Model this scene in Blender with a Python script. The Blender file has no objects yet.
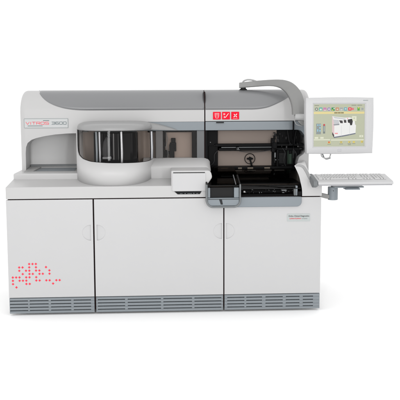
import bpy, bmesh, math, random
from mathutils import Vector, Matrix
R = math.radians
random.seed(7)
S = bpy.context.scene
COL = S.collection

# ------------------------------------------------------------ camera, world, lamps, exposure
cd = bpy.data.cameras.new('camera'); cam = bpy.data.objects.new('camera', cd); COL.objects.link(cam)
cd.sensor_width = 36.0; cd.lens = 690.0/400.0*36.0
cd.shift_y = -0.0685; cd.shift_x = 0.0170
cd.clip_end = 500
cam.location = (0.0, -4.98, 1.555)
_y, _p, _r = R(2.45), R(6.0), R(0.27)
_f = Vector((math.sin(_y)*math.cos(_p), math.cos(_y)*math.cos(_p), -math.sin(_p)))
_x = Vector((math.cos(_y), -math.sin(_y), 0)); _u = _x.cross(_f)
_x2 = math.cos(_r)*_x - math.sin(_r)*_u; _u2 = math.sin(_r)*_x + math.cos(_r)*_u
cam.rotation_euler = Matrix((_x2, _u2, -_f)).transposed().to_euler()
S.camera = cam

w = bpy.data.worlds.new('World'); S.world = w; w.use_nodes = True
bg = w.node_tree.nodes['Background']
bg.inputs['Color'].default_value = (1.0, 1.0, 1.0, 1); bg.inputs['Strength'].default_value = 1.25

def softbox(name, loc, target, sx, sy, power, col=(1, 1, 1)):
    ld = bpy.data.lights.new(name, 'AREA'); ld.shape = 'RECTANGLE'; ld.size = sx; ld.size_y = sy
    ld.energy = power; ld.color = col
    o = bpy.data.objects.new(name, ld); COL.objects.link(o); o.location = loc
    o.rotation_euler = (Vector(target) - Vector(loc)).to_track_quat('-Z', 'Y').to_euler()
    return o
softbox('softbox_key', (-1.5, -8.0, 1.9), (0, 0, 1.0), .55, 3.0, 120)
softbox('softbox_fill', (2.2, -8.0, 1.9), (0, 0, 1.0), .45, 3.0, 80)

S.view_settings.view_transform = 'Standard'; S.view_settings.look = 'None'
S.view_settings.exposure = 0.0; S.view_settings.gamma = 1.0
S.render.engine = 'CYCLES'

# ------------------------------------------------------------ materials
def srgb(r, g, b):
    f = lambda c: (c/255/12.92) if c/255 <= .04045 else ((c/255+.055)/1.055)**2.4
    return (f(r), f(g), f(b), 1)
def mat(name, col, rough=.5, spec=.5, metal=0, var=0.03, scale=30, bump=0, coat=0, emit=None):
    m = bpy.data.materials.new(name); m.use_nodes = True; nt = m.node_tree
    b = nt.nodes['Principled BSDF']
    b.inputs['Roughness'].default_value = rough; b.inputs['Specular IOR Level'].default_value = spec
    b.inputs['Metallic'].default_value = metal; b.inputs['Coat Weight'].default_value = coat
    tc = nt.nodes.new('ShaderNodeTexCoord'); nz = nt.nodes.new('ShaderNodeTexNoise')
    nz.inputs['Scale'].default_value = scale*.15; nz.inputs['Detail'].default_value = 4
    nt.links.new(tc.outputs['Object'], nz.inputs['Vector'])
    mr = nt.nodes.new('ShaderNodeMapRange'); mr.inputs['To Min'].default_value = 1-var; mr.inputs['To Max'].default_value = 1+var
    nt.links.new(nz.outputs['Fac'], mr.inputs['Value'])
    mx = nt.nodes.new('ShaderNodeVectorMath'); mx.operation = 'SCALE'; mx.inputs[0].default_value = [c*(.885 if name != 'white studio floor' else 1) for c in col[:3]]
    nt.links.new(mr.outputs['Result'], mx.inputs['Scale']); nt.links.new(mx.outputs['Vector'], b.inputs['Base Color'])
    if bump:
        n2 = nt.nodes.new('ShaderNodeTexNoise'); n2.inputs['Scale'].default_value = 900; n2.inputs['Detail'].default_value = 2
        nt.links.new(tc.outputs['Object'], n2.inputs['Vector'])
        bp = nt.nodes.new('ShaderNodeBump'); bp.inputs['Strength'].default_value = bump; bp.inputs['Distance'].default_value = .001
        nt.links.new(n2.outputs['Fac'], bp.inputs['Height']); nt.links.new(bp.outputs['Normal'], b.inputs['Normal'])
    if emit:
        b.inputs['Emission Color'].default_value = emit; b.inputs['Emission Strength'].default_value = 1.0
        for l in list(b.inputs['Base Color'].links): nt.links.remove(l)
        b.inputs['Base Color'].default_value = (.01, .01, .01, 1)
    return m
def glassmat(name, tint, refl=.05, rough=.02):
    m = bpy.data.materials.new(name); m.use_nodes = True; nt = m.node_tree; nt.nodes.clear()
    o = nt.nodes.new('ShaderNodeOutputMaterial'); mx = nt.nodes.new('ShaderNodeMixShader')
    t = nt.nodes.new('ShaderNodeBsdfTransparent'); g = nt.nodes.new('ShaderNodeBsdfGlossy')
    lw = nt.nodes.new('ShaderNodeLayerWeight'); lw.inputs['Blend'].default_value = .25
    ml = nt.nodes.new('ShaderNodeMath'); ml.operation = 'MULTIPLY'; ml.inputs[1].default_value = .3
    ad = nt.nodes.new('ShaderNodeMath'); ad.operation = 'ADD'; ad.inputs[1].default_value = refl
    pw = nt.nodes.new('ShaderNodeMath'); pw.operation = 'POWER'; pw.inputs[1].default_value = 3
    nt.links.new(lw.outputs['Facing'], pw.inputs[0]); nt.links.new(pw.outputs[0], ml.inputs[0]); nt.links.new(ml.outputs[0], ad.inputs[0])
    t.inputs['Color'].default_value = tint; g.inputs['Roughness'].default_value = rough
    nt.links.new(ad.outputs[0], mx.inputs['Fac']); nt.links.new(t.outputs[0], mx.inputs[1]); nt.links.new(g.outputs[0], mx.inputs[2])
    nt.links.new(mx.outputs[0], o.inputs['Surface'])
    return m
M = dict(
    white=mat('painted white panel', (.512, .511, .514, 1), .42, .4, var=.012, bump=.04),
    warm=mat('moulded white plastic', (.513, .509, .508, 1), .4, .4, var=.012, bump=.04),
    shell=mat('pale grey moulded shell', (.492, .488, .486, 1), .4, .4, var=.012, bump=.04),
    niche=mat('pale grey niche lining', (.62, .618, .615, 1), .5, .3, var=.012),
    grey=mat('mid grey cover', (.208, .211, .216, 1), .27, .5, var=.02),
    arm=mat('warm grey arm casting', (.235, .235, .23, 1), .4, .4, var=.03, bump=.06),
    armlight=mat('light grey arm casting', (.32, .32, .317, 1), .45, .4, var=.03),
    blue=mat('blue grey plastic', (.20, .228, .25, 1), .38, .5, var=.02),
    grille=mat('blue grey grille', (.24, .265, .285, 1), .5, .4, var=.03),
    capgrey=mat('silver grey cap', (.285, .285, .285, 1), .35, .5, var=.01),
    pillar=mat('pillar grey', (.13, .135, .14, 1), .45, .4),
    black=mat('black plastic', (.004, .004, .0045, 1), .5, .08, var=.1),
    blackgloss=mat('gloss black', (.002, .002, .0025, 1), .08, .12, var=.1),
    slot=mat('dark recess', (.035, .037, .04, 1), .8, .1),
    seam=mat('dark seam rubber', (.02, .012, .012, 1), .8, .1),
    beige=mat('beige brown inner panel', (.38, .315, .275, 1), .6, .3, var=.06, scale=25),
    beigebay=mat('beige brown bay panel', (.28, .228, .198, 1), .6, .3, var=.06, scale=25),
    post=mat('satin steel streak post', (.42, .43, .45, 1), .38, .5, metal=.9, var=.15),
    steel=mat('brushed steel', (.6, .6, .62, 1), .25, .5, metal=1, var=.08),
    silver=mat('pale silver', (.6, .6, .62, 1), .3, .5, metal=.8), duct=mat('dim tubing', (.035, .035, .037, 1), .5, .15), brown=mat('brown reflection strip', (.11, .085, .065, 1), .4, .3),
    dgrey=mat('dark grey part', (.013, .013, .0135, 1), .5, .15, var=.15),
    mgrey=mat('dim grey part', (.16, .17, .175, 1), .5, .4, var=.1),
    green=mat('circuit green', (.012, .04, .02, 1), .5, .4, var=.3),
    tan=mat('brass tan', (.22, .17, .12, 1), .4, .5),
    red=mat('red print', (.80, .006, .03, 1), .5, .1),
    dotred=mat('red dot print', (.84, .05, .085, 1), .5, .1),
    wprint=mat('white print', (.85, .75, .75, 1), .5, .3),
    teal=mat('dark teal print', (.06, .10, .11, 1), .5, .3),
    dark=mat('dark print', (.02, .02, .02, 1), .5, .3),
    plate=mat('label plate', (.50, .51, .51, 1), .4, .4),
    plate2=mat('pale teal label', (.43, .46, .455, 1), .4, .4),
    border=mat('grey plate border', (.28, .31, .31, 1), .4, .4),
    monitor=mat('monitor plastic', (.515, .515, .52, 1), .42, .4, bump=.04, var=.01),
    monrim=mat('monitor bezel rim', (.46, .46, .475, 1), .4, .4, var=.01),
    key=mat('white keys', (.55, .55, .55, 1), .5, .3, var=.03),
    kbody=mat('keyboard body', (.40, .40, .42, 1), .5, .3, var=.02),
    floor=mat('white studio floor', (.96, .96, .96, 1), 1, 0, var=0),
    cable=mat('pale grey cable', (.42, .42, .42, 1), .5, .4),
    bottom=mat('drawer face', (.515, .513, .518, 1), .4, .4, var=.01),
    smoke=glassmat('smoky window', (.94, .925, .915, 1), .012),
    clear=glassmat('dark clear lid', (.35, .33, .31, 1), .02),
)
def emis(name, r, g, b):
    k = '_e' + name
    if k not in M: M[k] = mat(name, (0, 0, 0, 1), .3, .3, emit=tuple(c*.93 for c in srgb(r, g, b)[:3]) + (1,))
    return M[k]

# ------------------------------------------------------------ mesh helpers
OFF = {}
def NB(): return bmesh.new()
def add(bm, vs, fs):
    v = [bm.verts.new(p) for p in vs]
    for f in fs:
        try: bm.faces.new([v[i] for i in f])
        except ValueError: pass
    return v
def box(bm, x0, x1, y0, y1, z0, z1):
    add(bm, [(x, y, z) for x in (x0, x1) for y in (y0, y1) for z in (z0, z1)],
        [(0, 1, 3, 2), (4, 6, 7, 5), (0, 4, 5, 1), (2, 3, 7, 6), (0, 2, 6, 4), (1, 5, 7, 3)])
def prism(bm, pts, a, b, ax):
    n = len(pts)
    def p3(p, t):
        return {'y': (p[0], t, p[1]), 'x': (t, p[0], p[1]), 'z': (p[0], p[1], t)}[ax]
    add(bm, [p3(p, a) for p in pts] + [p3(p, b) for p in pts],
        [tuple(range(n)), tuple(range(2*n-1, n-1, -1))] + [(i, (i+1) % n, n+(i+1) % n, n+i) for i in range(n)])
def fillet(pts, rad, seg=6):
    out = []; n = len(pts)
    if not isinstance(rad, (list, tuple)): rad = [rad]*n
    for i in range(n):
        p = Vector(pts[i]); a = Vector(pts[i-1])-p; b = Vector(pts[(i+1) % n])-p; r = rad[i]
        if r <= 0: out.append(tuple(p)); continue
        an = a.angle(b); d = min(r/math.tan(an/2), a.length*.49, b.length*.49); r2 = d*math.tan(an/2)
        a.normalize(); b.normalize(); c = p+(a+b).normalized()*(r2/math.sin(an/2))
        s = p+a*d-c; e = p+b*d-c
        for k in range(seg+1):
            t = k/seg; v = s.lerp(e, t)
            if v.length < 1e-9: continue
            out.append(tuple(c+v.normalized()*r2))
    return out
def rrect(x0, x1, z0, z1, r, seg=5): return fillet([(x0, z0), (x1, z0), (x1, z1), (x0, z1)], r, seg)
def spline(pts, n=8):
    P = [Vector(p) for p in pts]; out = []
    for i in range(len(P)-1):
        p0 = P[max(i-1, 0)]; p1 = P[i]; p2 = P[i+1]; p3 = P[min(i+2, len(P)-1)]
        for k in range(n):
            t = k/n
            out.append(tuple(.5*((2*p1)+(p2-p0)*t+(2*p0-5*p1+4*p2-p3)*t*t+(3*p1-p0-3*p2+p3)*t**3)))
    out.append(tuple(P[-1])); return out
def tube(bm, pts, r, n=10, rads=None):
    P = [Vector(p) for p in pts]; rings = []; up = None
    for i, p in enumerate(P):
        t = (P[min(i+1, len(P)-1)]-P[max(i-1, 0)]).normalized()
        if up is None: up = t.orthogonal().normalized()
        up = (up-t*up.dot(t)).normalized(); s = t.cross(up); rr = rads[i] if rads else r
        rings.append([bm.verts.new(p+(up*math.cos(a)+s*math.sin(a))*rr) for a in [2*math.pi*k/n for k in range(n)]])
    for a, b in zip(rings, rings[1:]):
        for k in range(n): bm.faces.new((a[k], a[(k+1) % n], b[(k+1) % n], b[k]))
    bm.faces.new(rings[0][::-1]); bm.faces.new(rings[-1])
def cyl(bm, p0, p1, r, n=32): tube(bm, [p0, p1], r, n)
def lathe(bm, c, prof, n=40):
    rings = [[bm.verts.new((c[0]+r*math.cos(2*math.pi*k/n), c[1]+r*math.sin(2*math.pi*k/n), z)) for k in range(n)] for r, z in prof]
    for a, b in zip(rings, rings[1:]):
        for k in range(n): bm.faces.new((a[k], a[(k+1) % n], b[(k+1) % n], b[k]))
    bm.faces.new(rings[0][::-1]); bm.faces.new(rings[-1])
def loft(bm, secs, closed=True, caps=True):
    rings = [[bm.verts.new(p) for p in s] for s in secs]; n = len(secs[0])
    for a, b in zip(rings, rings[1:]):
        for k in range(n if closed else n-1): bm.faces.new((a[k], a[(k+1) % n], b[(k+1) % n], b[k]))
    if caps and closed: bm.faces.new(rings[0][::-1]); bm.faces.new(rings[-1])
def put(name, bm, m, parent=None, bevel=0, seg=3, solid=0, ang=35, cut=None):
    bmesh.ops.recalc_face_normals(bm, faces=bm.faces)
    me = bpy.data.meshes.new(name); 
    if parent is not None and OFF.get(parent.name): bmesh.ops.translate(bm, verts=bm.verts, vec=-Vector(OFF[parent.name]))
    bm.to_mesh(me); bm.free()
    me.materials.append(M[m] if isinstance(m, str) else m)
    for p in me.polygons: p.use_smooth = True
    me.set_sharp_from_angle(angle=R(ang))
    o = bpy.data.objects.new(name, me); COL.objects.link(o)
    if parent is not None: o.parent = parent; OFF[o.name] = OFF.get(parent.name)
    if cut is not None:
        bmesh.ops.recalc_face_normals(cut, faces=cut.faces)
        cm = bpy.data.meshes.new('cutter'); cut.to_mesh(cm); cut.free(); co = bpy.data.objects.new('cutter', cm); COL.objects.link(co)
        b = o.modifiers.new('cut', 'BOOLEAN'); b.operation = 'DIFFERENCE'; b.solver = 'EXACT'; b.object = co
        bpy.context.view_layer.update()
        dg = bpy.context.evaluated_depsgraph_get(); nm = bpy.data.meshes.new_from_object(o.evaluated_get(dg))
        o.modifiers.clear(); o.data = nm; nm.name = name
        bpy.data.objects.remove(co)
        for p in nm.polygons: p.use_smooth = True
        nm.set_sharp_from_angle(angle=R(ang))
    if solid: s = o.modifiers.new('s', 'SOLIDIFY'); s.thickness = solid; s.offset = -1
    if bevel:
        b = o.modifiers.new('b', 'BEVEL'); b.width = bevel; b.segments = seg; b.limit_method = 'ANGLE'; b.angle_limit = R(40); b.harden_normals = True
    return o
def pieces(name, boxes, m, parent, bevel=0):
    for b in boxes:
        bm = NB(); box(bm, *b); put(name, bm, m, parent, bevel, 2)
def root(name, loc, label, cat, group=None):
    o = bpy.data.objects.new(name, None); COL.objects.link(o); o.location = loc; o.empty_display_size = .1
    o['label'] = label; o['category'] = cat
    if group: o['group'] = group
    OFF[o.name] = tuple(loc); return o
def text(name, s, x0, x1, z0, z1, Y, m, parent, depth=.0012, shear=0, local=False):
    c = bpy.data.curves.new(name, 'FONT'); c.body = s; c.extrude = .02; c.shear = shear
    t = bpy.data.objects.new(name, c); COL.objects.link(t); bpy.context.view_layer.update()
    me = bpy.data.meshes.new_from_object(t.evaluated_get(bpy.context.evaluated_depsgraph_get()))
    bpy.data.objects.remove(t)
    xs = [v.co.x for v in me.vertices]; ys = [v.co.y for v in me.vertices]; zs = [v.co.z for v in me.vertices]
    a, b, cc, d, e, f = min(xs), max(xs), min(ys), max(ys), min(zs), max(zs)
    off = Vector(OFF.get(parent.name) or (0, 0, 0))
    for v in me.vertices:
        v.co = Vector((x0+(v.co.x-a)/(b-a)*(x1-x0), Y-(v.co.z-e)/(f-e)*depth, z0+(v.co.y-cc)/(d-cc)*(z1-z0)))-off
    me.materials.clear(); me.materials.append(M[m] if isinstance(m, str) else m)
    o = bpy.data.objects.new(name, me); COL.objects.link(o); o.parent = parent; OFF[o.name] = OFF.get(parent.name); return o
def interp(tab, x):
    if x <= tab[0][0]: return tab[0][1]
    for (a, b), (c, d) in zip(tab, tab[1:]):
        if x <= c: return b+(d-b)*(x-a)/(c-a) if c > a else d
    return tab[-1][1]

# ------------------------------------------------------------ floor
bm = NB(); add(bm, [(-120, -40, -.014), (120, -40, -.014), (120, 200, -.014), (-120, 200, -.014)], [(0, 1, 2, 3)])
fl = put('floor', bm, 'floor'); fl['kind'] = 'structure'

# ============================================================ THE ANALYZER
A = root('laboratory_analyzer', (0, .45, 0), 'large white and grey laboratory analyzer with dark windows, three cabinet doors and red dot pattern', 'lab analyzer')
XL, XR = -1.14, 1.155
# carcass and feet
bm = NB(); box(bm, XL+.012, XR-.006, .045, .93, .03, .838); put('cabinet', bm, 'shell', A, .01)
for fx in (-1.0, -.1, .35, 1.0):
    for fy in (.1, .85):
        bm = NB(); lathe(bm, (fx, fy), [(.024, -.0135), (.024, .0), (.012, .018), (.012, .032)], 20); put('levelling_foot', bm, 'dgrey', A)
# doors
def door(x0, x1, slots, cuts=(), leftdoor=False):
    bm = NB(); box(bm, x0, x1, 0, .04, .121, .8425)
    cut = None
    for cx, side in cuts:
        cut = cut or NB()
        n = 20; pts = [(cx+side*.062*math.sin(math.pi*k/n), .598-.058*math.cos(math.pi*k/n)) for k in range(n+1)]
        # wedge-shaped pocket, deepest at the flat side next to the seam
        fr = [(p[0], -.02, p[1]) for p in pts]
        bk = [(p[0], .0012+.0060*(1-abs(p[0]-cx)/.062), p[1]) for p in pts]
        m_ = len(pts)
        add(cut, fr+bk, [tuple(range(m_)), tuple(range(2*m_-1, m_-1, -1))]+[(i, (i+1) % m_, m_+(i+1) % m_, m_+i) for i in range(m_)])
    d = put('cabinet_door', bm, 'white', A, .004, 2, cut=cut)
    # grille: bars and ribs with real gaps over a dark back
    g = NB(); z0, z1 = .001, .1155; rows = 4; gap = .0068
    ys0 = .004
    bars = rows+1; bh = (z1-z0-rows*gap)/bars
    for k in range(bars):
        zb = z0+k*(bh+gap)
        pr = [(ys0+.002, zb), (ys0, zb+.004), (ys0, zb+bh-.003), (ys0+.005, zb+bh), (ys0+.02, zb+bh), (ys0+.02, zb)]
        prism(g, pr, x0+.001, x1-.001, 'x')
    edges = [x0+.001]+[s for sl in slots for s in sl]+[x1-.001]
    for k in range(rows):
        zb = z0+k*(bh+gap)+bh
        for a, b in zip(edges[0::2], edges[1::2]):
            if b-a > .001: box(g, a, b, ys0+.0015, ys0+.02, zb+.0001, zb+gap-.0001)
    gr = put('ventilation_grille', g, 'grille', d)
    b2 = NB(); box(b2, x0+.004, x1-.004, ys0+.0205, ys0+.03, z0, z1); put('grille_backing', b2, 'slot', d)
    return d
d1 = door(XL, -.519, [(-1.136, -1.005), (-.993, -.855), (-.838, -.69), (-.672, -.545)], [(-.535, -1)])
d2 = door(-.508, .432, [(-.495, -.295), (-.275, -.03), (-.012, .20), (.218, .418)], [(-.492, 1), (.421, -1)])
d3 = door(.441, XR, [(.462, .59), (.604, .722), (.748, .877), (.90, 1.003), (1.028, 1.105)], [(.453, 1)])
for a, b in ((-.519, -.508), (.432, .441)):
    bm = NB(); box(bm, a, b, .018, .044, .02, .836); put('door_seal', bm, 'seam', A)
# tiny hinge latch on the right flank
bm = NB(); box(bm, XR-.006, XR+.014, .06, .10, .27, .31); put('side_latch', bm, 'warm', A, .005)
# red dot pattern on left door
rows = {0: [5, 6, 7], 1: [2, 3, 5, 7, 10], 2: [2, 4, 5, 7, 8, 11], 3: [3, 5, 6, 8, 9, 11], 4: [0, 1, 2, 4, 5, 7],
        5: [0, 2, 3, 4, 7, 8, 10, 11, 13, 14], 6: [0, 4, 5, 12], 7: [1]}
bm = NB(); sx = .0242
for r_, cs in rows.items():
    for c_ in cs:
        x = -1.108+c_*sx; z = .372-r_*sx*1.02
        k = .0100; q = .0044
        pts = [(x-k, z), (x-q, z-q), (x, z-k), (x+q, z-q), (x+k, z), (x+q, z+q), (x, z+k), (x-q, z+q)]
        prism(bm, pts, -.0008, .001, 'y')
put('dot_pattern', bm, 'dotred', d1)
# maker's label lower right
lb = NB(); prism(lb, rrect(.903, 1.073, .663, .720, .004), -.002, .001, 'y'); lab = put('maker_label', lb, 'plate2', d3)
text('lettering', 'Ortho Clinical Diagnostics', .914, 1.066, .694, .709, -.002, 'dark', lab)
text('lettering', 'a Johnson & Johnson', .920, 1.006, .679, .690, -.002, 'red', lab, shear=.3)
text('lettering', 'company', 1.012, 1.054, .678, .687, -.002, 'border', lab, shear=.3)

# ---- worktop slab with slot
bm = NB(); prism(bm, [(0, .850), (0, .936), (.27, .966), (.9, .966), (.9, .850)], XL, .306, 'x')
cut = NB(); prism(cut, [(.075, .894), (.275, .894), (.262, .872), (.10, .872)], -.02, .05, 'y')
top = put('worktop', bm, 'shell', A, .008, 3, cut=cut)
bm = NB(); prism(bm, [(.078, .891), (.272, .891), (.260, .874), (.102, .874)], .03, .049, 'y'); sl = put('slot_interior', bm, 'slot', top)
bm = NB()
pieces('slot_roller', [(a, b, .012, .03, .8735, .8735+c) for a, b, c in ((.115, .135, .004), (.15, .158, .006), (.17, .205, .004), (.213, .222, .007), (.235, .25, .004))], 'mgrey', sl)
bm = NB(); box(bm, XL+.012, XR-.01, .012, .5, .8385, .8495); put('shadow_gap', bm, 'seam', A)

# ---- left step
bm = NB(); prism(bm, fillet([(XL, .25), (-.62, .25), (-.62, .93), (XL, .93)], [.03, 0, 0, .03]), .93, 1.008, 'z')
put('side_step', bm, 'warm', A, .012)

# ---- upper housing (lofted)
TOPZ = 1.636
def prof(d, zb, f=.45, back=.93):
    tz = TOPZ-d; pts = [(f+d, zb), (f+d, 1.34 if zb < 1.33 else zb+.004), (f+d, 1.46)]
    for k in range(1, 13):
        a = k/12*math.pi/2; pts.append((f+d+.17*(1-math.cos(a)), 1.46+(tz-1.46)*math.sin(a)))
    pts += [(f+.35, tz), (back-d-.02, tz), (back-d, tz-.02), (back-d, zb)]
    return pts
NZ = [(-1.078, 1.0), (-1.077, 1.15), (-1.073, 1.195), (-1.06, 1.228), (-1.03, 1.252), (-.99, 1.266), (-.93, 1.28), (-.845, 1.293), (-.75, 1.30), (-.64, 1.302)]
secs = []
for k in range(9):
    a = k/8*math.pi/2; d = .045*(1-math.sin(a)); x = -1.118+.045*(1-math.cos(a))
    secs.append([(x, y, z) for y, z in prof(d, 1.0)])
xs = [-1.0785]+[p[0] for p in NZ]
xs = [-1.0772, -1.077, -1.075, -1.073, -1.067, -1.06, -1.05, -1.04, -1.03, -1.01, -.99, -.96, -.93, -.89, -.845, -.80, -.75, -.70, -.64, -.62, -.61, -.3, 0, .3, .3215]
def zb_left(x): return interp(NZ, x) if x < -.62 else 1.3865
secs += [[(-1.0735, y, z) for y, z in prof(0, 1.0)]][:0]
for x in xs: secs.append([(x, y, z) for y, z in prof(0, zb_left(x))])
secs[8] = [(-1.078, y, z) for y, z in prof(0, 1.0)]
bm = NB(); loft(bm, secs); up = put('upper_housing', bm, 'shell', A, ang=40)
# right lid, lofted too, joins end panel
secs = []
for x in (.3305, .5, .8, 1.0, 1.12): secs.append([(x, y, z) for y, z in prof(0, 1.390)])
for k in range(10):
    a = k/9*math.pi/2; d = .04*(1-math.cos(a)); x = 1.127+.040*math.sin(a)
    secs.append([(x, y, z) for y, z in prof(d, 1.390)])
bm = NB(); loft(bm, secs); lid = put('upper_lid', bm, 'shell', A, ang=40)
bm = NB(); box(bm, .322, .330, .462, .9, 1.0, 1.62); put('lid_joint', bm, 'seam', A)
# grey inset covers following the housing profile
def yz_at(s, off):
    # s in 0..1 along curve from z=1.46 up over to the back
    if s < .7:
        a = s/.7*math.pi/2
        return (.45+.17*(1-math.cos(a))-off*math.cos(a), 1.46+(TOPZ-1.46)*math.sin(a)+off*math.sin(a))
    return (.62+(s-.7)/.3*.25, TOPZ+off)
def s_of_z(z): return .7*math.asin(max(-1, min(1, (z-1.46)/(TOPZ-1.46))))/(math.pi/2)
def grey_cover(name, tab, x0, x1, parent, n=90, extra=None):
    bm = NB(); cols = []
    for i in range(n+1):
        x = x0+(x1-x0)*i/n; s0 = s_of_z(min(interp(tab, x), TOPZ-.0005)); col = []
        for k in range(19):
            s = s0+(1-s0)*k/18; y, z = yz_at(s, .0018); col.append(bm.verts.new((x, y, z)))
        cols.append(col)
    for a, b in zip(cols, cols[1:]):
        for k in range(18): bm.faces.new((a[k], b[k], b[k+1], a[k+1]))
    # skirt
    return put(name, bm, 'grey', parent, solid=.006, ang=50)
TL = spline([(-.985, 1.6355), (-.962, 1.60), (-.915, 1.556), (-.865, 1.527), (-.80, 1.503), (-.73, 1.488), (-.65, 1.4805), (-.55, 1.479)], 6)+[(.33, 1.479)]
TR = [(.33, 1.479)]+spline([(.70, 1.479), (.76, 1.483), (.83, 1.497), (.90, 1.525), (.96, 1.555), (1.02, 1.595), (1.055, 1.6355)], 6)
grey_cover('grey_inset', TL, -.984, .3205, up); grey_cover('grey_inset', TR, .3315, 1.054, lid)
# blue grey band below the white strip
bm = NB(); box(bm, -.62, .3215, .447, .60, 1.317, 1.3855); put('lower_band', bm, 'blue', up, .004)
bm = NB(); prism(bm, fillet([(.3305, 1.317), (1.085, 1.317), (1.132, 1.25), (1.132, 1.3855), (.3305, 1.3855)], [0, .05, 0, .02, 0]), .447, .60, 'y'); bd = put('lower_band', bm, 'blue', lid, .003)
bm = NB(); box(bm, .332, 1.13, .455, .6, 1.3856, 1.3898); put('lid_gap', bm, 'slot', lid)
bm = NB(); box(bm, .415, .475, .438, .447, 1.374, 1.383); put('catch', bm, 'dgrey', lid)
# name plate
bm = NB(); prism(bm, rrect(-1.083, -.741, 1.343, 1.418, .004), .4475, .4495, 'y'); np_ = put('name_plate', bm, 'border', up)
bm = NB(); prism(bm, rrect(-1.079, -.745, 1.347, 1.414, .003), .446, .4478, 'y'); put('plate_face', bm, 'plate', np_)
GL = {'V': [[(0, 1), (.5, 0), (1, 1)]], 'I': [[(.5, 0), (.5, 1)]], 'T': [[(0, 1), (1, 1)], [(.5, 1), (.5, 0)]],
      'R': [[(0, 0), (0, 1), (.9, 1), (1, .9), (1, .55), (.9, .45), (0, .45)], [(.55, .45), (1, 0)]], 'O': [[(.1, 0), (0, .12), (0, .88), (.1, 1), (.9, 1), (1, .88), (1, .12), (.9, 0), (.1, 0)]],
      'S': [[(1, 1), (.1, 1), (0, .9), (0, .6), (.1, .5), (.9, .5), (1, .4), (1, .1), (.9, 0), (0, 0)]],
      '3': [[(0, 1), (.9, 1), (1, .9), (1, .1), (.9, 0), (0, 0)], [(.2, .52), (1, .52)]],
      '6': [[(1, 1), (.1, 1), (0, .88), (0, .12), (.1, 0), (.9, 0), (1, .12), (1, .42), (.9, .52), (0, .52)]]}
GL['0'] = GL['O']
def strokes(word, x0, x1, z0, z1, Y, m, parent, sw=.0022):
    bm = NB(); wd = [.25 if c == 'I' else 1 for c in word]; gap = .28; tot = sum(wd)+gap*(len(word)-1); x = x0; u_ = (x1-x0)/tot
    for c, q in zip(word, wd):
        for pl in GL[c]:
            for kk, (a_, b_) in enumerate(zip(pl, pl[1:])):
                p = Vector((x+a_[0]*q*u_, z0+a_[1]*(z1-z0))); r_ = Vector((x+b_[0]*q*u_, z0+b_[1]*(z1-z0))); d = (r_-p).normalized()
                n_ = Vector((-d.y, d.x))*sw*.5; p = p-d*sw*.4; r_ = r_+d*sw*.4
                prism(bm, [tuple(p+n_), tuple(r_+n_), tuple(r_-n_), tuple(p-n_)], Y-.0006-.00004*kk, Y, 'y')
        x += (q+gap)*u_
    return put('lettering', bm, m, parent)
strokes('VITROS', -1.068, -.892, 1.372, 1.391, .446, 'dotred', np_, .003); strokes('3600', -.868, -.756, 1.372, 1.391, .446, 'teal', np_, .003)
bm = NB(); bm.free(); pieces('plate_rule', [(-.935, -.888, .4452, .446, 1.400, 1.404), (-1.055, -.94, .4452, .446, 1.359, 1.3625)], 'teal', np_)
# three red squares
for i, cx in enumerate((.421, .4925, .565)):
    s = .031; bm = NB(); prism(bm, rrect(cx-s, cx+s, 1.402, 1.462, .003), .4465, .4495, 'y'); sq = put('warning_pictogram', bm, 'red', lid)
    bm = NB(); z = 1.432; y0, y1 = .4455, .4465
    def ln(x0, z0, x1, z1, w_=.0022):
        d = Vector((x1-x0, z1-z0)).normalized(); n_ = Vector((-d.y, d.x))*w_
        prism(bm, [(x0+n_.x, z0+n_.y), (x1+n_.x, z1+n_.y), (x1-n_.x, z1-n_.y), (x0-n_.x, z0-n_.y)], y0, y1, 'y')
    if i == 0:
        for a in ((-.018, .018, .018, .018), (-.018, .010, .018, .010), (-.016, .014, -.010, -.018), (.016, .014, .010, -.018), (-.010, -.018, .010, -.018), (-.018, -.002, .018, -.002)): ln(cx+a[0], z+a[1], cx+a[2], z+a[3], .0013)
    if i == 1:
        for a in ((-.006, -.016, .02, .018), (-.018, .018, -.018, .006), (-.010, .018, -.010, .006), (-.016, -.004, -.006, -.016), (-.018, -.016, -.012, -.016)): ln(cx+a[0], z+a[1], cx+a[2], z+a[3], .0022)
    if i == 2:
        for a in ((-.012, -.012, .014, .014), (-.010, .012, .013, -.012)): ln(cx+a[0], z+a[1], cx+a[2], z+a[3], .003)
        ln(cx-.018, z-.022, cx+.018, z-.022, .0008)
    put('pictogram_lines', bm, 'wprint', sq)

# ---- niche lining and tilted tray
bm = NB()
NL = [(.47, 1.0), (.62, 1.0), (.645, 1.05), (.65, 1.14), (.62, 1.24), (.56, 1.30), (.50, 1.31)]
loft(bm, [[(x, y, z) for y, z in NL] for x in (-1.082, -1.079, -.60)], closed=False)
put('niche_lining', bm, 'niche', up, solid=-.004, ang=60)
bm = NB(); prism(bm, [(.34, .990), (.34, 1.014), (.63, 1.030), (.63, .99)], -1.074, -.655, 'x')
cut = NB(); add(cut, [(-1.01, .36, 1.003), (-.66, .36, 1.003), (-.66, .59, 1.017), (-.985, .59, 1.017), (-1.01, .36, 1.06), (-.66, .36, 1.06), (-.66, .59, 1.06), (-.985, .59, 1.06)],
                [(0, 1, 2, 3), (7, 6, 5, 4), (0, 4, 5, 1), (1, 5, 6, 2), (2, 6, 7, 3), (3, 7, 4, 0)])
tr = put('side_tray', bm, 'armlight', A, .003, cut=cut)
bm = NB(); add(bm, [(-1.005, .362, 1.0045), (-.70, .362, 1.0045), (-.70, .585, 1.0185), (-.982, .585, 1.0185)], [(0, 1, 2, 3)]); put('tray_pad', bm, 'blue', tr)
bm = NB(); box(bm, -1.076, -.655, .615, .645, 1.02, 1.043); put('tray_edge', bm, 'mgrey', tr, .003)
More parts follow.
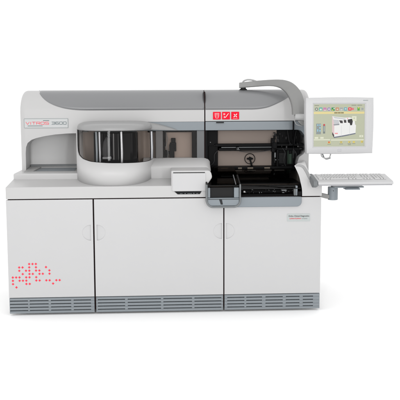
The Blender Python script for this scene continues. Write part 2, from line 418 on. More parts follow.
bm = NB(); prism(bm, [(.4, .99), (.4, 1.03), (.56, 1.05), (.60, 1.035), (.60, .99)], -.672, -.655, 'x'); put('tray_end', bm, 'dgrey', tr, .003)

# ---- sample hood: curved body, smoked window, cap
HC, HW, HY, HD = -.375, .283, .46, .435
def foot(t, k=1.0):   # t 0..1 left to right around the front
    a = math.pi*(1-t); e = .78
    return (HC+HW*k*math.copysign(abs(math.cos(a))**e, math.cos(a)), HY-HD*k*abs(math.sin(a))**e)
WL = [(0, 1.336), (.085, 1.336), (.0851, 1.215), (.12, 1.178), (.17, 1.152), (.25, 1.128), (.35, 1.112), (.5, 1.103), (.7, 1.100), (.85, 1.100), (1, 1.103)]
def gl(t): return interp(WL, t)
ts = sorted(set([i/96 for i in range(97)]+[.085, .0851, .09, .10, .11]))
bm = NB(); lower = []; upper = []
for t in ts:
    x, y = foot(t); lower.append(bm.verts.new((x, y, .938))); upper.append(bm.verts.new((x, y, gl(t))))
for i in range(len(ts)-1): bm.faces.new((lower[i], lower[i+1], upper[i+1], upper[i]))
hood = put('sample_hood', bm, 'warm', A, ang=60); sm = hood.modifiers.new('s', 'SOLIDIFY'); sm.thickness = .014; sm.offset = 1
bm = NB(); lo = []; hi = []
for t in [q for q in ts if q >= .0851]:
    x, y = foot(t, .995); lo.append(bm.verts.new((x, y, gl(t)-.004))); hi.append(bm.verts.new((x, y, 1.337)))
for i in range(len(lo)-1): bm.faces.new((lo[i], lo[i+1], hi[i+1], hi[i]))
put('hood_window', bm, 'smoke', hood, ang=60)
# dark gasket round the window
pts = [(*foot(t, 1.004), gl(t)) for t in ts if t >= .086]
bm = NB(); tube(bm, [(*foot(.086, 1.004), 1.335)]+pts, .0028, 8); put('window_gasket', bm, 'blackgloss', hood)
# cap
bm = NB(); secs = []
for k, z in ((1.0, 1.336), (1.012, 1.339), (1.016, 1.350), (1.008, 1.362), (.985, 1.373), (.94, 1.382), (.86, 1.389), (.70, 1.394), (.40, 1.397)):
    secs.append([(HC+(foot(i/64)[0]-HC)*(k if k < 1 or foot(i/64)[0] < HC else k), HY+(foot(i/64)[1]-HY)*k, z) for i in range(65)])
loft(bm, secs, closed=True); put('hood_cap', bm, 'capgrey', hood, ang=50)
# low fairing of the cap fading to the right
bm = NB(); secs = []
for i in range(17):
    t = i/16; x = -.22+.33*t; h = .058*math.cos(t*math.pi/2)**.8+.002; d = .11*(1-t)**.7+.003
    secs.append([(x, .447, 1.336-.017*t), (x, .447-d*.96, 1.336-.017*t), (x, .447-d, 1.34-.017*t+.2*h), (x, .447-d*.85, 1.336-.017*t+.7*h), (x, .447-d*.5, 1.336-.017*t+.93*h), (x, .447, 1.336-.017*t+h)])
loft(bm, secs); put('cap_fairing', bm, 'capgrey', hood, ang=60)
# inside the hood: carousel drum, and posts added to imitate reflection streaks
bm = NB(); lathe(bm, (-.365, .33), [(.172, .98), (.17, 1.31), (.16, 1.32), (.0, 1.3201)][:3], 48); dr = put('carousel_drum', bm, 'blackgloss', A)
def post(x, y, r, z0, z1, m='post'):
    bm = NB(); tube(bm, [(x, y, z0), (x, y, z0+.02), (x+.003, y, (z0+z1)/2), (x, y, z1)], r, 12, [r*.8, r, r*1.1, r]); put('streak_post', bm, m, dr)
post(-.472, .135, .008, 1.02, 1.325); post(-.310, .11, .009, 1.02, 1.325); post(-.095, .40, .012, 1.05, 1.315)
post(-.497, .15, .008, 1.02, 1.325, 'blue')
bm = NB()
tube(bm, [(-.425, .12, 1.14), (-.428, .12, 1.16), (-.425, .12, 1.2), (-.42, .12, 1.25), (-.415, .125, 1.285)], .02, 12, [.018, .021, .024, .022, .010])
put('probe_head', bm, 'duct', dr)
bm = NB(); box(bm, -.45, -.385, .10, .14, 1.125, 1.142); put('probe_base', bm, 'pillar', dr, .004)
random.seed(3); mk = []
for k in range(26):
    x = random.uniform(-.40, -.2); z = random.uniform(1.12, 1.30); s = random.uniform(.002, .006)
    yy = .34-math.sqrt(max(0, .0289-(x+.375)**2))-.002
    mk.append((x, x+s, yy-.004, yy+.004, z, z+s*.6))
pieces('drum_mark', mk, 'mgrey', dr)

# ---- window row between hood and joint: beige panels, pillars, mechanisms
bm = NB(); box(bm, -.64, .3215, .535, .55, .97, 1.33); put('beige_panel', bm, 'beige', A)
bm = NB(); box(bm, -.125, .3215, .50, .53, 1.302, 1.3165); put('window_surround', bm, 'black', A)
for a, b in ((-.062, -.005), (.262, .3215)):
    bm = NB(); box(bm, a, b, .455, .50, 1.085, 1.317); put('window_pillar', bm, 'pillar', A, .004)
bm = NB(); box(bm, .225, .262, .47, .53, 1.085, 1.317)
im = put('inner_mechanism', bm, 'black', A, .003)
pieces('mechanism_block', [(.0, .018, .505, .53, 1.19, 1.315), (.012, .035, .50, .53, 1.09, 1.16), (.045, .085, .492, .53, 1.085, 1.205), (.05, .10, .497, .53, 1.15, 1.22), (.06, .095, .494, .53, 1.22, 1.255), (.0, .012, .49, .53, 1.085, 1.25), (.03, .05, .5, .53, 1.13, 1.15)], 'black', im, .003)
bm = NB(); tube(bm, spline([(.02, .50, 1.30), (.03, .50, 1.24), (.02, .49, 1.20), (.035, .5, 1.14), (.03, .5, 1.09)], 6), .003, 8); put('tubing', bm, 'mgrey', A)
bm = NB(); box(bm, -.112, .262, .4515, .4535, 1.09, 1.317); put('flat_window', bm, 'smoke', A)

# ---- middle ledge
bm = NB(); secs = []
def ledge(d, x): return [(x, .25+d, .94), (x, .245+d, 1.046-d), (x, .26+d, 1.060-d), (x, .41+d*.5, 1.084-d*.6), (x, .44, 1.100-d*.6), (x, .60, 1.100-d*.6), (x, .60, .94)]
xs_ = [-.16]+[.30+.065*math.sin(k/8*math.pi/2) for k in range(9)]
for x in xs_: 
    t = max(0, (x-.30)/.065); d = .06*(1-math.sqrt(max(0, 1-t*t)))
    secs.append(ledge(d, x))
loft(bm, secs); put('middle_ledge', bm, 'warm', A, ang=45)
bm = NB(); prism(bm, fillet([(.053, .896), (.316, .896), (.318, .945), (.352, .995), (.340, 1.046), (.053, 1.046)], [0, 0, .03, .03, .03, 0], 6), -.006, .25, 'y'); dw = put('printer_housing', bm, 'warm', A, .008, 4)
bm = NB(); box(bm, .062, .304, -.010, .0, .897, 1.0275); put('drawer_face', bm, 'bottom', dw, .003)
bm = NB(); box(bm, .068, .298, -.0085, .0, 1.0295, 1.0345); put('drawer_gap', bm, 'dgrey', dw)

# ============ right bay
bay = NB()
box(bay, .331, 1.128, .78, .80, .84, 1.317)          # back
box(bay, .331, 1.10, .03, .80, .8505, .862)          # floor
box(bay, .331, .345, .46, .78, 1.0, 1.317)           # left cheek
box(bay, .345, 1.128, .60, .78, 1.300, 1.3165)       # roof
by = put('instrument_bay', bay, 'black', A)
# beige panels
bm = NB(); box(bm, .436, .912, .56, .575, 1.206, 1.31); put('beige_panel', bm, 'beigebay', by)
bm = NB(); box(bm, .434, .872, .56, .575, 1.026, 1.153); put('beige_panel', bm, 'beigebay', by)
bm = NB(); box(bm, .345, .4345, .53, .60, .99, 1.31); box(bm, .3605, .4345, .525, .53, 1.03, 1.19); put('bay_bracket', bm, 'black', by, .003)
bm = NB(); cyl(bm, (.375, .526, 1.218), (.375, .532, 1.218), .004, 10); put('bracket_screw', bm, 'mgrey', by)
bm = NB(); cyl(bm, (.41, .526, 1.19), (.41, .53, 1.19), .003, 10); put('bracket_screw', bm, 'mgrey', by)
# gantry rails
bm = NB(); box(bm, .41, 1.12, .50, .56, 1.185, 1.2055); box(bm, .44, 1.12, .50, .55, 1.150, 1.172); put('gantry_rail', bm, 'black', by, .003)
bm = NB(); cyl(bm, (.46, .496, 1.178), (.88, .496, 1.178), .0035, 10); r1 = put('guide_rod', bm, 'mgrey', by)
bm = NB(); box(bm, .575, .60, .486, .50, 1.155, 1.182); box(bm, .584, .592, .482, .49, 1.16, 1.172); put('rail_carriage', bm, 'dgrey', by, .003)
bm = NB(); box(bm, .589, .596, .4805, .485, 1.166, 1.178); box(bm, .584, .604, .481, .485, 1.160, 1.1635); put('carriage_mark', bm, 'mgrey', by)
# lower sill with ticks
bm = NB(); box(bm, .40, 1.05, .46, .56, .985, 1.0255); put('sill_rail', bm, 'black', by, .003)
pieces('sill_tick', [(a, b, .457, .459, 1.012, 1.019) for a, b in ((.455, .51), (.59, .62), (.665, .71), (.80, .845))], 'tan', by)
pieces('sill_clip', [(a, b, .456, .459, .992, 1.0005) for a, b in ((.435, .505), (.54, .62), (.665, .73), (.80, .86), (.88, .96))], 'mgrey', by)
# hand wheel seen before lower panel
bm = NB(); n = 40; cx, cz, rr = .695, 1.082, .041
tube(bm, [(cx+rr*math.cos(2*math.pi*k/n), .548, cz+rr*math.sin(2*math.pi*k/n)) for k in range(n+1)], .0026, 8)
put('round_dial', bm, 'black', by)
bm = NB()
prism(bm, fillet([(cx-.026, cz-.004), (cx-.022, cz+.008), (cx-.008, cz+.008), (cx-.002, cz+.018), (cx+.008, cz+.012), (cx+.024, cz+.006), (cx+.026, cz-.004), (cx+.008, cz-.008), (cx+.014, cz-.03), (cx+.022, cz-.055), (cx+.008, cz-.055), (cx+.0, cz-.02), (cx-.008, cz-.008)], .002, 3), .535, .555, 'y')
put('dial_pointer', bm, 'black', by, .002)
# right-hand mechanics
bm = NB()
box(bm, .86, .885, .47, .53, 1.14, 1.25); box(bm, .868, .90, .46, .52, 1.17, 1.215); box(bm, .858, .872, .465, .53, 1.21, 1.235); box(bm, .875, .892, .47, .5, 1.24, 1.268)
box(bm, .872, 1.10, .54, .60, .99, 1.16); box(bm, .91, 1.10, .56, .62, 1.20, 1.31); box(bm, .90, .915, .47, .54, 1.0, 1.16)
put('pipette_carriage', bm, 'black', by, .003)
bm = NB(); box(bm, .925, .985, .53, .54, 1.04, 1.13); box(bm, .885, .898, .50, .53, 1.05, 1.13); box(bm, .88, .91, .49, .52, 1.07, 1.078); put('motor_block', bm, 'dgrey', by, .004)
bm = NB(); box(bm, .884, .896, .485, .50, 1.095, 1.135); box(bm, .89, .92, .486, .5, 1.072, 1.08); box(bm, .906, .912, .50, .51, 1.09, 1.135); put('pipette_tip_holder', bm, 'mgrey', by, .002)
bm = NB(); box(bm, .997, 1.003, .52, .53, 1.04, 1.15); box(bm, 1.008, 1.03, .525, .53, 1.04, 1.12); put('circuit_board', bm, 'green', by)
bm = NB(); tube(bm, spline([(.87, .50, 1.265), (.885, .5, 1.275), (.90, .5, 1.268), (.905, .5, 1.24), (.90, .5, 1.20)], 6), .002, 8)
put('tubing', bm, 'duct', by); bm = NB()
tube(bm, spline([(.99, .5, 1.31), (1.0, .5, 1.25), (1.01, .5, 1.21), (1.04, .5, 1.19)], 6), .002, 8)
put('tubing', bm, 'duct', by); bm = NB()
tube(bm, spline([(1.06, .5, 1.31), (1.05, .5, 1.25), (1.045, .5, 1.2)], 6), .002, 8); put('tubing', bm, 'duct', by)
bm = NB(); box(bm, 1.018, 1.026, .41, .446, 1.0, 1.385); put('shield_edge', bm, 'blackgloss', by)

random.seed(23); mk = []
for k in range(46):
    x = random.uniform(.875, 1.11); z = random.uniform(.995, 1.30); w2 = random.choice((.004, .006, .01, .018)); h2 = random.choice((.004, .008, .02, .045))
    y = random.uniform(.47, .535); mk.append((x, min(x+w2, 1.125), y, y+.012, z, min(z+h2, 1.31)))
pieces('mechanism_detail', mk[:14], 'duct', by, .001); pieces('mechanism_detail', mk[14:], 'dgrey', by, .001)
for pts_ in ([(.36, .52, 1.02), (.40, .50, 1.06), (.405, .50, 1.12), (.43, .50, 1.15)], [(.95, .50, 1.17), (.97, .48, 1.13), (.96, .48, 1.07), (.98, .49, 1.02)], [(1.04, .50, 1.16), (1.06, .48, 1.12), (1.05, .48, 1.05), (1.07, .49, 1.01)], [(.60, .495, 1.15), (.66, .49, 1.142), (.76, .49, 1.143), (.86, .495, 1.155)]):
    bm = NB(); tube(bm, spline(pts_, 8), .0028, 8); put('tubing', bm, 'duct', by)
# right end panel of upper body
pts = fillet([(1.155, .85), (1.155, 1.392), (1.1325, 1.392), (1.1325, 1.16), (1.11, 1.125), (1.075, 1.10), (1.062, 1.06), (1.06, .85)], [0, 0, 0, .03, .03, .03, .02, 0])
bm = NB(); prism(bm, pts, .45, .93, 'y'); put('end_panel', bm, 'warm', A, .006)
# bay rear lid: black glossy, gently convex
LP = [(.46, 1.010), (.40, 1.008), (.32, .998), (.22, .978), (.12, .950), (.05, .924), (.012, .904)]
bm = NB()
rx = [(.46, 1.055), (.40, 1.052), (.32, 1.046), (.22, 1.035), (.12, 1.018), (.05, 1.008), (.012, 1.003)]
secs = []
for y, z in spline(LP, 4):
    xr = interp(sorted(rx), y); secs.append([(x, y, z) for x in [.34+(xr-.34)*i/12 for i in range(13)]])
loft(bm, secs, closed=False); lidg = put('bay_lid', bm, 'clear', A, ang=60)
bm = NB(); cyl(bm, (.56, .011, .906), (1.003, .011, .906), .003, 10); put('lid_rail', bm, 'dgrey', lidg)
bm = NB(); box(bm, .35, 1.0, .075, .09, .928, .9335); put('lid_reflection', bm, 'brown', lidg)  # added brown strip under the lid, imitating a reflection line on the glass
# things under the lid and in the front opening
bm = NB(); box(bm, .345, 1.05, .16, .55, .862, .92); box(bm, .56, .98, .10, .16, .862, .885); put('reagent_deck', bm, 'black', A, .004)
random.seed(11); mk = []
for k in range(34):
    x = random.uniform(.575, .97); s = random.uniform(.002, .007); z = random.uniform(.864, .892)
    mk.append((x, x+s, .06+random.random()*.03, .095, z, z+random.choice((.002, .004, .009))))
pieces('deck_fitting', mk[:17], 'dgrey', A); pieces('deck_fitting', mk[17:], 'mgrey', A)
bm = NB(); box(bm, .584, .598, .03, .05, .876, .888); put('white_cap', bm, 'warm', A, .003)
bm = NB(); box(bm, .868, .905, .04, .08, .884, .894); box(bm, .872, .888, .035, .06, .870, .876); put('sensor_block', bm, 'mgrey', A, .002)
for a, b, m_ in ((.955, .968, 'mgrey'), (.968, .982, 'blue')):
    bm = NB(); box(bm, a, b, .015, .05, .852, .925 if m_ == 'blue' else .905); put('bay_post', bm, m_, A, .003)
# blue grey fascia below the bay
pts = fillet([(.50, .848), (.50, .776), (1.006, .776), (1.006, .848)], [0, 0, .05, 0], 8)
bm = NB(); prism(bm, pts, -.022, .03, 'y'); fa = put('bay_fascia', bm, 'blue', A, .006)
# arched side wall at right of bay
inner = spline([(1.012, .851), (1.010, .90), (1.000, .95), (.985, 1.005), (.965, 1.05), (.952, 1.075)], 5)
outer = spline([(.975, 1.092), (1.010, 1.088), (1.045, 1.058), (1.065, 1.015), (1.085, .975), (1.115, .948)], 5)
pts = inner+outer+fillet([(1.115, .948), (1.158, .940), (1.158, .851), (1.05, .851)], [0, .02, .004, 0])[1:]
def wallsec(y, k): return [(min(p[0]+(1.158-p[0])*k*.75, 1.1575), y, .851+(p[1]-.851)*(1-.08*k)) for p in pts]
bm = NB(); loft(bm, [wallsec(-.004, 0), wallsec(.44, 1)]); aw = put('bay_side_wall', bm, 'warm', A, .012, 4)
st = spline([(.962, 1.079), (.99, 1.081), (1.02, 1.068), (1.046, 1.030), (1.064, .990), (1.082, .962), (1.10, .945)], 5)
bm = NB(); secs = []
for i, p in enumerate(st):
    t = i/(len(st)-1); q = st[min(i+1, len(st)-1)]; o_ = st[max(i-1, 0)]; d = Vector((q[0]-o_[0], q[1]-o_[1])).normalized(); n_ = Vector((-d.y, d.x)); h = .011*math.sin(math.pi*(.12+.85*t))**.5
    secs.append([(p[0]+n_.x*h*.6, -.003, p[1]+n_.y*h*.6), (p[0]+n_.x*h*.6, -.007, p[1]+n_.y*h*.6), (p[0]-n_.x*h, -.008, p[1]-n_.y*h), (p[0]-n_.x*h*1.3, -.003, p[1]-n_.y*h*1.3)])
loft(bm, secs); put('side_wall_shading', bm, 'capgrey', aw, ang=50)  # added grey strip standing in for shading along the wall's rounded edge
# black corner block beside wall
bm = NB(); box(bm, .983, 1.008, -.002, .03, .852, .885); put('corner_block', bm, 'blackgloss', A, .002)

# ---- waste tray unit at left of bay
ux0, ux1 = .302, .556
outer = fillet([(ux0, .95), (ux0, .778), (ux1, .778), (ux1, .95)], [0, .05, .05, 0], 8)
inner = fillet([(ux1-.012, .95), (ux1-.012, .791), (ux0+.012, .791), (ux0+.012, .95)], [0, .041, .041, 0], 8)
bm = NB(); prism(bm, outer+inner, -.06, .02, 'y'); tu = put('tray_unit', bm, 'mgrey', A, .005)
bm = NB(); prism(bm, fillet([(ux0+.0123, .850), (ux0+.0123, .7913), (ux1-.0123, .7913), (ux1-.0123, .850)], [0, .0405, .0405, 0], 8), -.05, .02, 'y'); put('tray_front', bm, 'blue', tu, .004)
bm = NB(); prism(bm, [(.398, .838), (.418, .838), (.425, .802), (.410, .802)], -.0515, -.048, 'y'); put('tray_notch', bm, 'slot', tu)
bm = NB(); box(bm, ux0+.0165, ux1-.0165, -.0535, -.05, .8395, .8425); put('tray_front_gap', bm, 'slot', tu)
pieces('tray_cheek', [(ux0+.0125, ux0+.032, -.045, .02, .8505, .925), (ux1-.05, ux1-.0125, -.045, .02, .8505, .925)], 'blue', tu, .004)
bm = NB(); box(bm, ux0+.033, ux1-.051, -.03, .02, .8505, .925); put('tray_box', bm, 'dgrey', tu, .003)
bm = NB(); prism(bm, [(-.058, .935), (-.052, .944), (.20, 1.000), (.40, 1.03), (.40, 1.022), (.20, .992), (-.046, .937), (-.05, .93)], ux0+.004, ux1-.004, 'x'); put('tray_lid', bm, 'clear', tu)
bm = NB(); box(bm, ux0+.02, ux1-.05, .0201, .42, .8505, .95); put('tray_bin', bm, 'dgrey', tu, .004)
bm = NB(); box(bm, .345, .50, .0, .016, .9255, .9315); put('tray_hinge', bm, 'tan', tu, .002)
for x, m_ in ((ux0+.001, 'dgrey'), (ux1-.013, 'dgrey')):
    bm = NB(); prism(bm, [(-.052, .86), (-.056, .952), (.14, .999), (.20, .975), (.20, .90), (.021, .86)], x, x+.012, 'x'); put('tray_side', bm, m_, tu, .004)
bm = NB(); prism(bm, [(-.045, .946), (-.047, .95), (.14, .998), (.14, .990)], ux1-.040, ux1-.034, 'x'); put('lid_rib', bm, 'pillar', tu)


# ---- swing arm that carries the screen: beam is the part, the rest hang under it
top_ = [(.615, .60, 1.693), (.738, .58, 1.706), (.890, .52, 1.714), (.968, .46, 1.704), (1.018, .39, 1.671), (1.056, .32, 1.608), (1.074, .28, 1.524), (1.075, .26, 1.440)]
bot_ = [(.615, .60, 1.649), (.738, .58, 1.658), (.850, .52, 1.663), (.912, .46, 1.650), (.948, .39, 1.617), (.971, .32, 1.563), (.983, .28, 1.502), (.984, .26, 1.441)]
t_ = spline(top_, 6); b_ = spline(bot_, 6); secs = []
for (p, q) in zip(t_, b_):
    p = Vector(p); q = Vector(q); hw = .035; bb = .007; d = (p-q).normalized(); y = Vector((0, 1, 0))
    secs.append([tuple(v) for v in (q-y*(hw-bb), q-y*hw+d*bb, p-y*hw-d*bb, p-y*(hw-bb), p+y*(hw-bb), p+y*hw-d*bb, q+y*hw+d*bb, q+y*(hw-bb))])
bm = NB(); loft(bm, secs); R_ = put('monitor_arm', bm, 'arm', A, ang=30)
bm = NB(); lathe(bm, (.646, .60), [(.030, TOPZ+.0005), (.030, TOPZ+.006), (.022, TOPZ+.007), (.022, 1.652)], 28); put('arm_post', bm, 'dgrey', R_)
bm = NB(); tube(bm, spline([(.64, .60, 1.688), (.65, .60, 1.706), (.68, .59, 1.716), (.72, .58, 1.712), (.75, .57, 1.700)], 6), .007, 10); put('cable', bm, 'cable', R_)
bm = NB(); cyl(bm, (1.005, .24, 1.424), (1.13, .20, 1.418), .026, 28); put('mount_tube', bm, 'cable', R_)
bm = NB(); cyl(bm, (1.022, .24, 1.42), (1.022, .24, 1.443), .018, 20); put('swivel_pin', bm, 'armlight', R_)
bm = NB(); prism(bm, [(1.02, 1.398), (1.07, 1.398), (1.09, 1.375), (1.08, 1.355), (1.045, 1.362), (1.02, 1.385)], .215, .25, 'y'); put('mount_bracket', bm, 'arm', R_, .006)
bm = NB(); tube(bm, spline([(.999, .245, 1.445), (.990, .22, 1.41), (1.005, .22, 1.37), (1.05, .22, 1.355)], 6), .003, 8); put('cable', bm, 'armlight', R_)

# ============================================================ MONITOR (local coordinates, centre of its back hinge)
MY = .10
Mo = root('monitor', (1.306, MY, 1.155), 'flat screen monitor with pale plastic bezel showing a sage green control screen', 'monitor')
OFF['monitor'] = (0, 0, 0)   # parts below are modelled locally
Mo.rotation_euler = (R(-2), 0, R(2))
hw, H = .257, .412
def moutline(i=0, r=.014): 
    # slightly tapered towards the bottom, bowed edges
    b = []
    n = 10
    c = [(-hw+.008+i, i), (hw-.006-i, i), (hw-i, H-i), (-hw+i, H-i)]
    c2 = []
    for k in range(4):
        p = Vector(c[k]); q = Vector(c[(k+1) % 4]); d = (q-p); nn = Vector((d.y, -d.x)).normalized()
        for j in range(n):
            t = j/n; c2.append(tuple(p+d*t+nn*.004*math.sin(math.pi*t)*(1 if i == 0 else .6)))
    return c2
so = moutline(0); secs = []
sx0, sx1, sz0, sz1 = -.195, .190, .052, .365
def ins(o_, d): 
    c = Vector((0, H/2)); return [(p[0]*(1-d/hw), H/2+(p[1]-H/2)*(1-d/(H/2))) for p in o_]
n = len(so)
def rectring(x0, x1, z0, z1):
    out = []
    c = [(x0, z0), (x1, z0), (x1, z1), (x0, z1)]
    for k in range(4):
        p = Vector(c[k]); q = Vector(c[(k+1) % 4])
        for j in range(10): out.append(tuple(p.lerp(q, j/10)))
    return out
rings = [(ins(so, .06), .062), (ins(so, .012), .050), (so, .035), (so, -.008), (ins(so, .003), -.014), (ins(so, .008), -.017), (rectring(sx0-.010, sx1+.010, sz0-.010, sz1+.010), -.018), (rectring(sx0, sx1, sz0, sz1), -.010), (rectring(sx0, sx1, sz0, sz1), -.002)]
bm = NB(); loft(bm, [[(p[0], y, p[1]) for p in r] for r, y in rings]); put('bezel', bm, 'monitor', Mo, ang=30)
SC = srgb
bm = NB(); box(bm, sx0-.001, sx1+.001, -.0045, -.001, sz0-.001, sz1+.001); scr = put('screen', bm, emis('screen sage', 190, 194, 168), Mo)
def px(u, v):  # fractions of the screen
    return sx0+(sx1-sx0)*u, sz1-(sz1-sz0)*v
def ui(name, rects, m, lay=1, bmx=None):
    for (u0, v0, u1, v1) in rects:
        bm = NB(); x0, z1 = px(u0, v0); x1, z0 = px(u1, v1); box(bm, x0, x1, -.0045-.0006*lay, -.0044, z0, z1); put(name, bm, m, scr)
def s2(X, Y): return ((X-313)/52.5, (Y-103.7)/42.3)
def rr_(l): return [(*s2(a, b), *s2(c, d)) for a, b, c, d in l]
ui('title_bar', rr_([(313.2, 111.3, 365.3, 113.4)]), emis('screen yellow', 232, 216, 150))
ui('title_text', rr_([(334.2, 112.0, 337.6, 112.8), (337.9, 112.0, 340.8, 112.8), (341.1, 112.0, 344, 112.8)]), emis('screen dark', 60, 50, 30), 2)
ui('status_line', rr_([(314, 104.7, 318.5, 105.2), (352, 104.6, 357, 105.1), (358, 104.6, 363, 105.1)]), emis('screen grey text', 120, 120, 110), 1)
icons = [(316, 130, 135, 125), (320.3, 60, 175, 160), (324.5, 200, 130, 175), (328.7, 150, 130, 190), (333, 40, 145, 85), (337.3, 200, 140, 100), (341.5, 170, 172, 170), (345.8, 110, 170, 185), (350.3, 225, 60, 75), (353.3, 230, 110, 120), (359.3, 90, 170, 70), (363.3, 160, 165, 165)]
for i, (cx, r, g, b) in enumerate(icons):
    bm = NB(); x, z = px(*s2(cx, 108.6)); rd = .0125 if i not in (9, 11) else .008
    if i in (0, 3): 
        prism(bm, [(x+rd*math.cos(a), z+rd*math.sin(a)) for a in [2*math.pi*k/16 for k in range(16)]], -.0052, -.0044, 'y')
    elif i == 10: box(bm, x-.009, x+.009, -.0052, -.0044, z-.012, z+.012)
    else: prism(bm, rrect(x-rd, x+rd, z-rd*.95, z+rd*.95, .003), -.0052, -.0044, 'y')
    ic = put('toolbar_icon', bm, emis('icon %d' % i, r, g, b), scr)
ui('icon_detail', rr_([(319.3, 108, 321.3, 109.8), (323.6, 109.2, 325.6, 110), (328, 108, 329.6, 109.3), (333.3, 107.6, 334.6, 108.6), (336.6, 108.3, 338.2, 109.3), (345, 108, 346.8, 109), (349.8, 107.9, 350.9, 109.1), (340.6, 109, 342.6, 109.8), (315.4, 108, 316.6, 109.2)]), emis('icon pale', 225, 225, 215), 2)
ui('icon_spot', rr_([(358.8, 107, 359.9, 108), (332, 109, 333, 110)]), emis('icon yellow', 235, 220, 60), 2)
# pictured machine on the screen: simple white front, side, dark bay
def poly(name, pts, m, lay=1):
    bm = NB(); prism(bm, [px(*s2(*p)) for p in pts], -.0045-.0006*lay, -.0044, 'y'); return put(name, bm, m, scr)
poly('machine_picture', [(332, 115.6), (335.5, 116.2), (345, 117.3), (350, 117), (355.3, 118.5), (355.8, 124), (356.8, 125), (356.3, 133.5), (344.5, 135.8), (334.2, 137.4), (332.2, 134)], emis('picture white', 240, 240, 238))
poly('picture_side', [(332, 115.6), (332.7, 116.2), (334.4, 124.2), (334.2, 137.4), (332.2, 134)], emis('picture pink side', 225, 200, 200), 2)
poly('picture_base', [(334.2, 136.4), (344.5, 134.8), (356.3, 132.6), (356.3, 133.7), (344.5, 136.0), (334.2, 137.6)], emis('picture base', 110, 115, 130), 2)
poly('picture_base', [(332.2, 131.5), (334.2, 134.6), (334.2, 137.5), (332.2, 134)], emis('picture dark', 55, 50, 52), 3)
poly('picture_shade', [(333.2, 119), (339, 119.5), (339.3, 123.6), (334.3, 123.9)], emis('picture grey', 200, 202, 205), 2)
poly('picture_shade', [(333.3, 116.2), (346, 118.2), (346, 119.2), (334.5, 117.8)], emis('picture grey', 200, 202, 205), 2)
poly('picture_window', [(339.3, 119.8), (342.8, 120.1), (343.2, 122.8), (340.6, 122.7)], emis('picture dark', 55, 50, 52), 3)
poly('picture_window', [(344, 119.4), (346.6, 119.6), (346.8, 122.4), (344.4, 122.3)], emis('picture dark', 55, 50, 52), 3)
poly('picture_bay', [(348, 119.2), (352.5, 118.4), (353.4, 121), (352.6, 124.8), (350.8, 124.9), (350.2, 122.6), (348.4, 122.2)], emis('picture black', 25, 22, 22), 3)
poly('picture_hood', [(333.3, 123.9), (339.5, 123.2), (339.5, 124.6), (334, 125)], emis('picture shadow', 150, 152, 158), 3)
ui('picture_line', rr_([(341.6, 125, 341.8, 135.9), (350, 125.2, 350.2, 134.4)]), emis('picture grey', 200, 202, 205), 3)
ui('picture_mark', rr_([(335, 132.4, 338, 133.6), (347.4, 117.6, 348.6, 118.4)]), emis('picture pink', 240, 150, 155), 3)
ui('callout_box', rr_([(352.6, 115.8, 357.2, 120.6), (360.4, 134.9, 364.3, 136.9), (314.2, 136.4, 317.8, 138.2), (320, 136.4, 323.4, 138.2)]), emis('screen cream', 226, 228, 205), 2)
ui('callout_inner', rr_([(354.2, 117.2, 355.4, 118.4), (362, 135.4, 362.8, 136.4)]), emis('screen sage', 190, 194, 168), 4)
ui('module_panel', rr_([(315.7, 123, 320.6, 133.6)]), emis('module grey', 140, 150, 150), 1)
ui('module_light', rr_([(316.8, 123.8, 318, 125.2), (319, 123.8, 320.2, 125.2), (319, 126.5, 320.2, 128), (316.8, 128.6, 317.8, 131), (319, 129.3, 320.2, 131)]), emis('module blue', 150, 205, 225), 2)
ui('tube_gauge', rr_([(322.7, 123.8, 325, 133)]), emis('gauge grey', 120, 130, 128), 1)
ui('gauge_fill', rr_([(323.4, 125.6, 324.4, 131)]), emis('gauge pale', 175, 185, 182), 2)
ui('gauge_top', rr_([(323.2, 123.4, 324.6, 125.2)]), emis('gauge red', 215, 60, 60), 3)
ui('message_bar', rr_([(313.4, 138.7, 330, 139.7), (331, 139, 365, 140.1)]), emis('screen cream', 226, 228, 205), 1)
ui('bottom_icon', rr_([(327.8, 141, 330.4, 143), (340.4, 140.8, 342.6, 142.8), (348.9, 140.8, 351.1, 142.6), (353.6, 140.8, 355.8, 142.6), (362, 140.4, 364.2, 142.6)]), emis('icon gold', 222, 200, 95), 2)
ui('bottom_icon_red', rr_([(328.2, 141, 329.6, 142.4)]), emis('gauge red', 215, 60, 60), 3)
ui('bottom_icon_dark', rr_([(341, 141.2, 341.8, 142.1), (350, 141.5, 350.7, 142.3), (327.4, 143.5, 331, 143.9), (339.6, 143.4, 343.4, 143.8), (348.2, 143.2, 352, 143.6), (353, 143.2, 356.2, 143.6), (348.6, 144.3, 351.6, 144.7), (363, 141.4, 363.7, 142.2)]), emis('screen grey text', 120, 120, 110), 3)
bm = NB(); prism(bm, rrect(-.016, .012, .014, .034, .003), -.019, -.015, 'y'); put('power_button', bm, 'monrim', Mo, .002)
bm = NB(); box(bm, .175, .212, -.0185, -.0155, .389, .394); put('bezel_mark', bm, 'border', Mo)
bm = NB(); box(bm, -.11, .11, .05, .085, .08, .33); put('back_housing', bm, 'monitor', Mo, .02)
bm = NB(); box(bm, -.24, -.10, .060, .10, .225, .275); put('mount_plate', bm, 'capgrey', Mo, .006)
bm = NB(); tube(bm, spline([(-.13, .02, .005), (-.125, .02, -.022), (-.10, .01, -.036), (-.07, .01, -.030), (-.058, .02, -.004), (-.06, .03, .01)], 8), .0045, 10); put('cable', bm, 'cable', Mo)
bm = NB(); tube(bm, spline([(-.12, .03, .005), (-.108, .02, -.03), (-.09, .015, -.042), (-.06, .015, -.034)], 8), .0045, 10); put('cable', bm, 'mgrey', Mo)

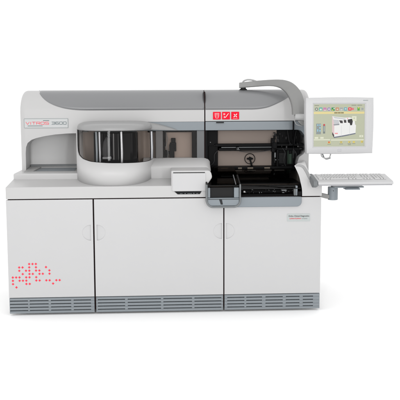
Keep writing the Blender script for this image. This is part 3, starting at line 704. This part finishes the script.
# ============================================================ keyboard bracket (part of the analyzer) and KEYBOARD
bm = NB(); prism(bm, fillet([(1.150, .870), (1.150, .838), (1.20, .824), (1.235, .824), (1.235, .850)], [0, .008, .01, 0, 0]), .03, .07, 'y'); K = put('keyboard_bracket', bm, 'arm', A, .005)
bm = NB(); cyl(bm, (1.252, .05, .814), (1.252, .05, .912), .037, 40); put('pivot_housing', bm, 'blue', K, .004)
bm = NB(); box(bm, 1.24, 1.46, -.04, .07, .9125, .9235); put('support_plate', bm, 'blue', K, .004)
bm = NB(); box(bm, 1.32, 1.425, -.06, .02, .900, .912); put('slide_plate', bm, 'blue', K, .003)
bm = NB(); cyl(bm, (1.247, .011, .885), (1.247, .018, .885), .003, 10); put('set_screw', bm, 'dgrey', K)
# keyboard modelled locally, tilted towards the operator
KB = root('keyboard', (1.372, -.03, .976), 'pale grey computer keyboard with white keys on the bracket right of the analyzer', 'keyboard')
OFF['keyboard'] = (0, 0, 0)
KB.rotation_euler = (R(8.5), 0, R(0))
kw, kd = .272, .095
bm = NB(); prism(bm, [(-kd-.012, -.012), (-kd-.016, -.004), (-kd-.010, .006), (-kd+.008, .010), (kd, .014), (kd+.004, .010), (kd+.004, -.012)], -kw, kw, 'x'); kb = put('key_case', bm, 'monitor', KB, .004)
bm = NB(); box(bm, -kw+.004, kw-.004, -kd-.006, kd, -.022, -.0125); put('case_base', bm, 'kbody', KB, .004)
rowy = [kd-.020, kd-.052, kd-.074, kd-.096, kd-.118, kd-.140]
def keyrow(y, spans):
    for a, b in spans:
        zt = .019; zl = .012; g = .0016; h = .0088
        add(kbm, [(a+g, y-h, zl), (b-g, y-h, zl), (b-g, y+h, zl+.001), (a+g, y+h, zl+.001), (a+g+.002, y-h+.0015, zt), (b-g-.002, y-h+.0015, zt), (b-g-.002, y+h-.003, zt+.001), (a+g+.002, y+h-.003, zt+.001)],
            [(0, 1, 2, 3), (4, 5, 6, 7), (0, 1, 5, 4), (1, 2, 6, 5), (2, 3, 7, 6), (3, 0, 4, 7)])
def run(x, widths):
    out = []
    for w_ in widths: out.append((x, x+w_)); x += w_
    return out
u = .0215; X0 = -kw+.014
main = [[u]*1, [u]*13+[2*u], [1.5*u]+[u]*12+[1.5*u], [1.8*u]+[u]*11+[2.2*u], [2.3*u]+[u]*10+[2.7*u], [1.5*u, u, 1.4*u, 6.3*u, 1.4*u, u, 2.4*u]]
allspans = []
for i, (y, wd) in enumerate(zip(rowy, main)):
    sp = run(X0, wd)
    if i == 0: sp += run(X0+2*u, [u]*4)+run(X0+6.5*u, [u]*4)+run(X0+11*u, [u]*4)+run(X0+15.4*u, [u]*3)+run(X0+19*u, [u]*4)
    elif i in (1, 2): sp += run(X0+15.4*u, [u]*3)+run(X0+19*u, [u]*4)
    elif i == 3: sp += run(X0+19*u, [u]*4)
    elif i == 4: sp += run(X0+16.4*u, [u])+run(X0+19*u, [u]*4)
    else: sp += run(X0+15.4*u, [u]*3)+run(X0+19*u, [2*u, u, u])
    allspans.append((y, sp))
for y, sp in allspans:
    for s_ in sp[:0]: pass
kbm = NB()
for y, sp in allspans: keyrow(y, sp)
put('key_block', kbm, 'key', kb)
# rounded dark end cap at the left of the keyboard rest
bm = NB(); prism(bm, fillet([(-.10, .016), (.095, .020), (.10, -.012), (-.06, -.045), (-.112, -.022)], [.01, .008, .012, .02, .012]), -kw-.034, -kw-.001, 'x'); put('end_cap', bm, 'mgrey', KB, .006)
bm = NB(); tube(bm, spline([(-kw+.05, kd, .0), (-kw+.02, kd+.05, -.02), (-kw-.03, kd+.12, -.02), (-kw-.06, kd+.2, -.03)], 6), .0035, 8); put('cable', bm, 'cable', KB)
